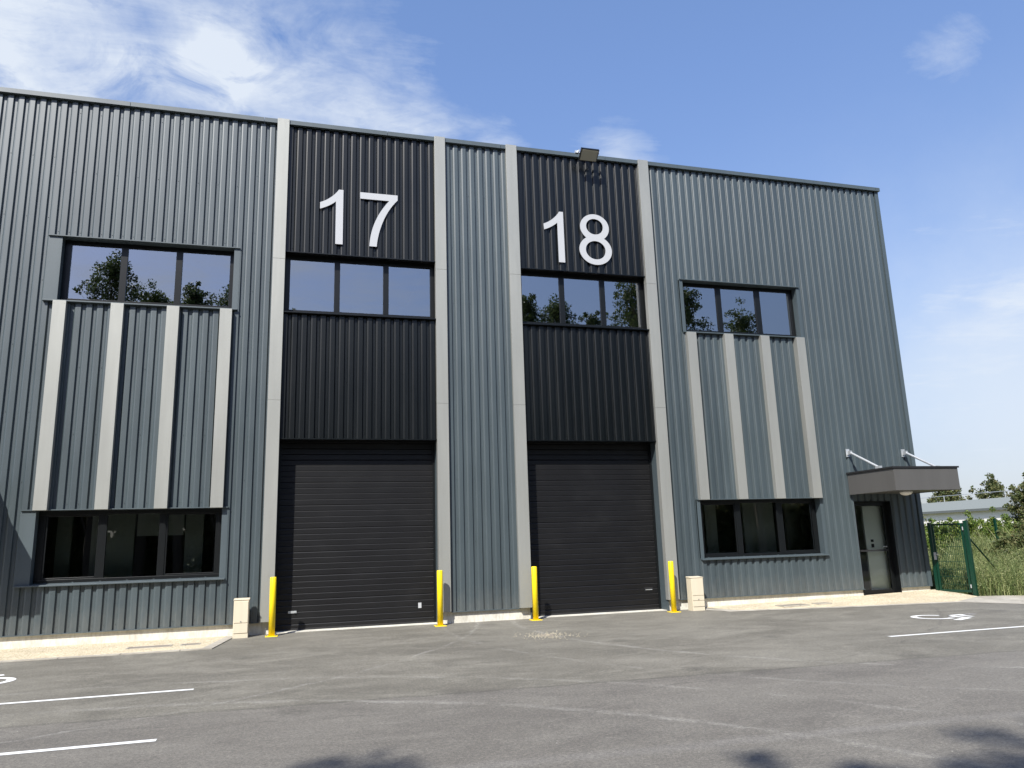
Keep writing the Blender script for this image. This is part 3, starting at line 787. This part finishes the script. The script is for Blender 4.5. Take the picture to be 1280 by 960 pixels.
# ------------------------------------------------------------------ vegetation
def leaves(centres, radii, n_each, size, squash=1.0, rngl=None):
    """leaf quads scattered in soft clumps: returns verts, faces"""
    r = rngl or rng; C = []
    for c, rad, n in zip(centres, radii, n_each):
        d = r.normal(size=(n, 3)); d /= np.linalg.norm(d, axis=1, keepdims=True)
        q = d * (rad * r.random((n, 1)) ** 0.45); q[:, 2] *= squash; C.append(np.asarray(c) + q)
    C = np.concatenate(C); n = len(C)
    a = r.normal(size=(n, 3)); a /= np.linalg.norm(a, axis=1, keepdims=True)
    b = np.cross(a, r.normal(size=(n, 3))); b /= np.linalg.norm(b, axis=1, keepdims=True)
    s = size * r.uniform(.6, 1.3, (n, 1))
    V = np.stack([C - a * s, C - b * s * .55, C + a * s, C + b * s * .55], 1).reshape(-1, 3)
    return V, np.arange(n * 4).reshape(-1, 4)
def tree(name, loc, H, W, label, cat, group=None, leaf='leaf', nclump=46, leafn=90, size=.10, base=.32, seed=1, shape='oval'):
    r = np.random.default_rng(seed); rr = random.Random(seed)
    t = thing(name, label, cat, loc, group); a = MB()
    # trunk and limbs
    th = H * .86; p = Vector((0, 0, -.1)); segs = 7; pts = [p]
    for i in range(segs): p = p + Vector((rr.uniform(-.02, .02) * H * .3, rr.uniform(-.02, .02) * H * .3, th / segs)); pts.append(p)
    R0 = H * .014 + .03
    for i in range(segs): a.tube(pts[i], pts[i + 1], R0 * (1 - i / segs) + .015, R0 * (1 - (i + 1) / segs) + .015, 8, False)
    cen, rad, num = [], [], []
    for k in range(nclump):
        f = base + (1 - base) * (k + rr.random()) / nclump
        prof = math.sin(math.pi * min(1, ((f - base) / (1 - base)) * .86 + .12)) if shape == 'oval' else math.sin(math.pi * min(1, .25 + .7 * (f - base) / (1 - base)))
        ang = k * 2.4 + rr.uniform(-.5, .5); ra = W / 2 * prof * rr.uniform(.35, 1.0)
        z = f * H; c = Vector((math.cos(ang) * ra, math.sin(ang) * ra, z))
        zb = max(.12, f - .16 - .1 * rr.random()) * H; i = min(segs - 1, int(zb / th * segs)); b0 = pts[i].lerp(pts[i + 1], max(0, min(1, zb / th * segs - i)))
        mid = b0.lerp(c, .5) + Vector((0, 0, -.03 * H * rr.random()))
        a.tube(b0, mid, R0 * .28, R0 * .18, 5, False); a.tube(mid, c, R0 * .18, .008, 5, False)
        cr = W * rr.uniform(.085, .15)
        cen.append(tuple(c)); rad.append(cr); num.append(int(leafn * rr.uniform(.6, 1.3)))
        for _ in range(2):      # twigs with thin sprays give gaps and a ragged outline
            q = c + Vector((rr.gauss(0, 1), rr.gauss(0, 1), rr.gauss(0.2, .8))).normalized() * cr * rr.uniform(1.2, 1.9)
            a.tube(c, q, .010, .004, 4, False); cen.append(tuple(q)); rad.append(cr * .5); num.append(int(leafn * .3))
    o = a.build('trunk', M['bark']); o.parent = t
    V, Fc = leaves(cen, rad, num, size, 1.0, r); c = raw('crown', V, Fc, M[leaf]); c.parent = t
    return t
def copytree(s, loc, rz, sc_, label=None):
    t = s.copy(); col.objects.link(t); t.location = loc; t.rotation_euler = (0, 0, rz); t.scale = sc_
    if label: t['label'] = label
    for ch in s.children: c = ch.copy(); col.objects.link(c); c.parent = t
    return t
GR = 'trees across the car park, mirrored in the windows'
LB = 'tall leafy tree across the car park, seen mirrored in the windows'
T1 = tree('roadside_tree', (-10.1, -26, GZ), 17.7, 5.2, LB, 'tree', GR, nclump=74, leafn=190, size=.085, seed=3)
T2 = tree('roadside_tree', (-6.0, -26.6, GZ), 16.7, 4.2, LB, 'tree', GR, nclump=66, leafn=190, size=.085, seed=8)
T3 = tree('roadside_tree', (21.3, -26, GZ), 18.6, 5.4, LB, 'tree', GR, nclump=74, leafn=190, size=.085, seed=12)
for s, x, y, h in ((T2, -12.6, -27, .92), (T1, -8.1, -27.5, .93), (T3, -4.0, -26.6, .885), (T1, -2.2, -26.8, .90), (T2, -1.0, -26, .915), (T1, -16.5, -26, .9), (T3, -21, -26.5, .93),
                   (T1, 3.5, -27.5, .82), (T3, 8.0, -27, .80), (T2, 13.9, -26, 1.02), (T1, 16.1, -27, .965), (T2, 18.5, -26.4, .975), (T1, 24.8, -26, 1.03), (T3, 30, -27, .92), (T2, 36, -26.5, .95), (T1, 43, -27, .98)):
    copytree(s, (x, y, GZ), random.uniform(0, 6.28), (1, 1, h))
# clipped hedge behind them
cen = []; rad = []; num = []
for i in range(2310):
    cen.append((-40 + (i % 330) * .29 + random.uniform(-.2, .2), -29.5 + random.uniform(-.7, .7), GZ + .3 + random.random() ** .8 * (5.3 + 1.2 * math.sin(i * .11)) * (1 if (i % 330) < 220 else .62))); rad.append(.6); num.append(120)
V, Fc = leaves(cen, rad, num, .16); cen2 = [(c[0], -30.6 + random.uniform(-.4, .4), c[2]) for c in cen[::2]]
V3, F3 = leaves(cen2, [.6] * len(cen2), [34] * len(cen2), .34); V, Fc = np.concatenate([V, V3]), np.concatenate([Fc, F3 + len(V)])
o = raw('hedge', V, Fc, M['leafd']); tag(o, 'long dark hedge across the car park behind the mirrored trees', 'hedge')
# low pale building further back, mirrored in the ground floor windows
Q = thing('low_building', 'low pale building far across the car park, mirrored in the lower right window', 'building', (34, -44, GZ))
a = MB(); a.box(22, 48, -50, -42, GZ - .1, 4.6); P_(a.build('wall', M['render']), Q)
a = MB(); a.box(21.6, 48.4, -50.4, -41.6, 4.6, 4.85); P_(a.build('roof', M['roofing']), Q)
for i in range(6):
    a = MB(); a.box(24 + i * 4, 26 + i * 4, -42.0, -41.95, 1.2, 2.9); P_(a.build('window', M['frame']), Q)

# weeds on the bank: countless stems, one object
def weeds(n, fx, fy, hmin, hmax, w0):
    x = fx(n); y = fy(n); keep = x > 17.55 + np.maximum(-y - 1.0, 0) * .75 + np.minimum(np.maximum(y, 0), .2)
    x, y = x[keep], y[keep]; n = len(x)
    cl = 0.5 + 0.5 * np.sin(x * 1.9 + 1.3 * np.sin(y * 1.1)) * np.cos(y * 1.6 + x * .4)
    h = (hmin + (hmax - hmin) * rng.random(n)) * (.62 + .55 * cl) * (0.55 + .45 * np.clip((x - 17.4) / 1.5, 0, 1))
    z = np.array([bankz(a_, b_) for a_, b_ in zip(x, y)]) - .02
    lean = rng.normal(0, .28, (n, 2)); ang = rng.uniform(0, np.pi, n); w = w0 * rng.uniform(.6, 1.5, n)
    dx, dy = np.cos(ang) * w, np.sin(ang) * w
    def P(t, ws, k): return np.stack([x + lean[:, 0] * h * t ** k + dx * ws, y + lean[:, 1] * h * t ** k + dy * ws, z + h * t], 1)
    V = np.stack([P(0, -1, 2), P(0, 1, 2), P(.6, 1, 2), P(.6, -1, 2), P(1, .15, 2), P(1, -.15, 2)], 1).reshape(-1, 3)
    b = np.arange(n)[:, None] * 6
    Fq = np.concatenate([b + np.array([[0, 1, 2, 3]]), b + np.array([[3, 2, 4, 5]])])
    # leaves along the stems
    m_ = n * 3; i = rng.integers(0, n, m_); t = rng.uniform(.25, 1.0, m_)
    C = np.stack([x[i] + lean[i, 0] * h[i] * t ** 2, y[i] + lean[i, 1] * h[i] * t ** 2, z[i] + h[i] * t], 1)
    a_ = rng.normal(size=(m_, 3)); a_[:, 2] *= .6; a_ /= np.linalg.norm(a_, axis=1, keepdims=True)
    b_ = np.cross(a_, rng.normal(size=(m_, 3))); b_ /= np.linalg.norm(b_, axis=1, keepdims=True)
    s = rng.uniform(.02, .05, (m_, 1)); C = C + a_ * s
    V2 = np.stack([C - a_ * s, C - b_ * s * .28, C + a_ * s, C + b_ * s * .28], 1).reshape(-1, 3)
    F2 = np.arange(m_ * 4).reshape(-1, 4) + len(V)
    return np.concatenate([V, V2]), np.concatenate([Fq, F2])
V, Fc = weeds(30000, lambda n: rng.uniform(17.3, 25, n), lambda n: rng.uniform(-4.5, 5, n), .35, 1.15, .006)
V2, F2 = weeds(16000, lambda n: rng.uniform(19, 40, n), lambda n: rng.uniform(2, 14, n), .6, 1.25, .011)
tag(raw('weeds', np.concatenate([V, V2]), np.concatenate([Fc, F2 + len(V)]), M['weed']), None, None, None, 'stuff')

def bush(name, loc, W, H, label, leaf, n=26, ln=170, size=.05, seed=1, group=None, cat='bush'):
    r = np.random.default_rng(seed); rr = random.Random(seed); t = thing(name, label, cat, loc, group)
    cen, rad, num = [], [], []; a = MB()
    for k in range(n):
        an = rr.uniform(0, 6.28); q = rr.random() ** .5 * W / 2 * .8; z = H * rr.uniform(.15, .9) * (1 - .45 * (q / (W / 2)) ** 2)
        c = (math.cos(an) * q, math.sin(an) * q, z); cen.append(c); rad.append(W * rr.uniform(.09, .17)); num.append(int(ln * rr.uniform(.6, 1.3)))
        a.tube((c[0] * .2, c[1] * .2, -.05), c, .025, .006, 5, False)
        e = Vector(c) + Vector((rr.gauss(0, .4), rr.gauss(0, .4), rr.uniform(.3, .9))).normalized() * W * .2
        cen.append(tuple(e)); rad.append(W * .05); num.append(int(ln * .18))
    o = a.build('stem', M['bark']); o.parent = t
    V, Fc = leaves(cen, rad, num, size, .9, r); c = raw('foliage', V, Fc, M[leaf]); c.parent = t
    return t
GB = 'bushes growing beyond the gate'
bush('bush', (21.3, 4.6, .2), 1.9, 1.2, 'low bush with yellowish tips seen through the gate mesh', 'leafy', n=34, ln=260, seed=2, group=GB)
bush('bush', (24.6, 7.4, .5), 2.6, 1.35, 'bright yellow-green bush just right of the gate post', 'leafy', n=46, ln=330, seed=4, group=GB)
bush('bush', (29.2, 9.0, .55), 3.0, 1.5, 'bright green bush behind the lone green fence post', 'leafy', n=46, ln=330, seed=5, group=GB)
bush('bush', (29.3, 6.0, .5), 3.2, 1.35, 'darker green bush right of the lone green fence post', 'leafd', n=46, ln=330, seed=6, group=GB)
bush('bush', (23.6, 2.6, .3), 2.2, 1.15, 'low dark green bush among the weeds right of the gate brace', 'leafd', n=40, ln=300, seed=31, group=GB)
bush('bush', (33.0, 8.0, .6), 3.6, 1.7, 'dark bush at the right edge of the photo under the brownish tree', 'leafd', n=46, ln=330, seed=7, group=GB)
bush('shrub', (31.0, 16.0, .6), 4.2, 1.5, 'thin straw-tipped shrub in front of the pale far building', 'leafd', n=26, ln=80, size=.07, seed=9, cat='shrub')
tree('brownish_tree', (39.8, 14.5, .2), 4.1, 4.3, 'round brownish-green tree at the right edge of the photo', 'tree', None, leaf='leafd', nclump=60, leafn=230, size=.085, base=.22, seed=21, shape='round')
tree('distant_tree', (78.4, 60, 0), 6.9, 6.5, 'distant tree behind the pale roof, nearest the canopy', 'tree', 'distant trees over the roof', leaf='leafd', nclump=40, leafn=90, size=.16, base=.3, seed=22, shape='round')
tree('distant_tree', (86.0, 60, 0), 7.3, 5.5, 'distant tree behind the pale roof, nearest the right edge', 'tree', 'distant trees over the roof', leaf='leafd', nclump=40, leafn=120, size=.16, base=.3, seed=23, shape='round')

# far building
Q = thing('distant_building', 'long low white building with a pale grey roof beyond the bushes', 'building', (70, 45, 0))
a = MB(); a.box(65.3, 77, 15, 75, -.3, 3.55); P_(a.build('wall', M['render']), Q)
a = MB(); a.prism([(64.9, 3.50), (64.9, 3.64), (70.5, 4.78), (76.5, 3.64), (76.5, 3.50), (70.5, 4.60)], 14.6, 75.4, 'y'); P_(a.build('roof', M['roofing']), Q)
a = MB(); a.box(64.85, 64.92, 14.6, 75.4, 3.40, 3.62); P_(a.build('gutter', mat('dark_gutter', (.10, .11, .11))), Q)
a = MB()
for i in range(9): a.tube((72, 26 + i * 4, 4.4), (72, 26 + i * 4, 5.55), .04, n=6)
for i in range(8): a.tube((72, 26 + i * 4, 5.5), (72, 30 + i * 4, 5.5), .03, n=6)
P_(a.build('roof_railing', M['galv']), Q)

# ------------------------------------------------------------------ camera
f = 950.214; y_, p_, r_ = [math.radians(v) for v in (15.952, 11.8933, -1.79317)]
cy, sy, cp, sp, cr, sr = math.cos(y_), math.sin(y_), math.cos(p_), math.sin(p_), math.cos(r_), math.sin(r_)
Fv = Vector((sy * cp, cy * cp, sp)); Rv = Vector((cy, -sy, 0)); Uv = Rv.cross(Fv)
R2 = Rv * cr + Uv * sr; U2 = -Rv * sr + Uv * cr
cam = bpy.data.cameras.new('camera'); co = bpy.data.objects.new('camera', cam); col.objects.link(co)
cam.sensor_width = 36; cam.lens = 36 * f / 1280; cam.clip_end = 3000; cam.clip_start = .05
mx = Matrix(((R2.x, U2.x, -Fv.x, 0), (R2.y, U2.y, -Fv.y, -17.929), (R2.z, U2.z, -Fv.z, 1.6), (0, 0, 0, 1)))
co.matrix_world = mx; sc.camera = co

# ------------------------------------------------------------------ light
sun = bpy.data.lights.new('sun', 'SUN'); so = bpy.data.objects.new('sun', sun); col.objects.link(so)
sun.energy = 4.2; sun.angle = math.radians(.53); sun.color = (1.0, .97, .91)
so.rotation_euler = (-SUN).to_track_quat('-Z', 'Y').to_euler()
w = bpy.data.worlds.new('World'); sc.world = w; w.use_nodes = True
m = w; nt = w.node_tree; bg = nt.nodes['Background']; bg.inputs['Strength'].default_value = .15
sky = N(w, 'ShaderNodeTexSky', sky_type='NISHITA'); sky.sun_disc = False
sky.sun_elevation = math.asin(SUN.z); sky.sun_rotation = math.atan2(SUN.x, SUN.y)
sky.air_density = 1.35; sky.dust_density = .8; sky.ozone_density = 2.2
tc = N(w, 'ShaderNodeTexCoord'); D = tc.outputs['Generated']
sep = N(w, 'ShaderNodeSeparateXYZ'); L(w, D, sep.inputs[0])
zc = mth(w, 'MAXIMUM', sep.outputs['Z'], .06)
pu = mth(w, 'DIVIDE', sep.outputs['X'], zc); pv = mth(w, 'DIVIDE', sep.outputs['Y'], zc)
cmb = N(w, 'ShaderNodeCombineXYZ'); L(w, pu, cmb.inputs[0]); L(w, pv, cmb.inputs[1])
n1 = noise(w, cmb.outputs[0], 1.35, 10, .62, .5)
mp = N(w, 'ShaderNodeMapping'); mp.inputs['Scale'].default_value = (.55, 1.7, 1); mp.inputs['Rotation'].default_value = (0, 0, -.35); L(w, cmb.outputs[0], mp.inputs[0])
n2 = noise(w, mp.outputs[0], 1.6, 9, .68, .9)
warp = noise(w, D, 5.5, 6, .65)
n3 = noise(w, cmb.outputs[0], 4.2, 9, .62, .7)
def blob(d, s, amp):
    """soft mask round a sky direction; s = width, amp = height"""
    v = N(w, 'ShaderNodeVectorMath', operation='DISTANCE'); L(w, D, v.inputs[0]); v.inputs[1].default_value = Vector(d).normalized()
    q = mth(w, 'ADD', v.outputs['Value'], mth(w, 'MULTIPLY', mth(w, 'SUBTRACT', warp, .5), s * 1.1))
    g_ = mth(w, 'POWER', 2.718, mth(w, 'MULTIPLY', mth(w, 'MULTIPLY', q, q), -1 / (s * s)))
    return mth(w, 'MULTIPLY', g_, amp)
mask = None
for d, s, amp in (((-.264, .80, .525), .17, .17), ((-.38, .78, .50), .17, .36), ((-.09, .834, .545), .035, .25), ((-.09, .834, .545), .07, .20), ((-.03, .86, .505), .12, .22),
                  ((.10, .86, .50), .09, .25), ((.22, .84, .485), .07, .22), ((.37, .79, .478), .055, .25), ((.0, .80, .60), .05, .10),
                  ((-.1, -.9, .38), .55, .17), ((.72, .665, .22), .06, .14), ((.66, .55, .512), .05, .16), ((.755, .61, .248), .035, .22), ((.9, .3, .2), .3, .2)):
    b = blob(d, s, amp); mask = b if mask is None else mth(w, 'ADD', mask, b)
den = mth(w, 'ADD', mth(w, 'MULTIPLY', n1, .55), mth(w, 'MULTIPLY', n2, .45))
cov = mth(w, 'MULTIPLY', mth(w, 'ADD', mth(w, 'SUBTRACT', den, .60), mask), 3.0, None, True)
cov = mth(w, 'MULTIPLY', cov, mth(w, 'MULTIPLY_ADD', n3, 3.8, -1.05, True))
cov = mth(w, 'MINIMUM', cov, .93)
haze_ = blob((.77, .64, .13), .19, .72)     # soft bank low on the right
cov = mth(w, 'SUBTRACT', mth(w, 'ADD', cov, haze_), mth(w, 'MULTIPLY', cov, haze_))
hs = N(w, 'ShaderNodeHueSaturation'); hs.inputs['Saturation'].default_value = 1.08; L(w, sky.outputs[0], hs.inputs['Color'])
# the Nishita horizon is far brighter than the photograph's: thin it with elevation
thin = ramp(w, sep.outputs['Z'], [(0, (.24, .28, .42)), (.1, (.33, .34, .46)), (.17, (.43, .41, .49)), (.28, (.56, .51, .58)), (.55, (.68, .64, .73)), (.8, (.80, .75, .82))])
cc = mixc(w, cov, mixc(w, 1.0, hs.outputs[0], thin, 'MULTIPLY'), (2.85, 3.1, 3.45))
L(w, cc, bg.inputs['Color'])

# ------------------------------------------------------------------ output
sc.view_settings.view_transform = 'Standard'; sc.view_settings.look = 'None'; sc.view_settings.gamma = 1
sc.view_settings.exposure = 0.9; sc.view_settings.use_curve_mapping = False
sc.render.engine = 'CYCLES'; sc.cycles.max_bounces = 8; sc.cycles.transparent_max_bounces = 12
sc.render.resolution_x, sc.render.resolution_y = 1024, 768
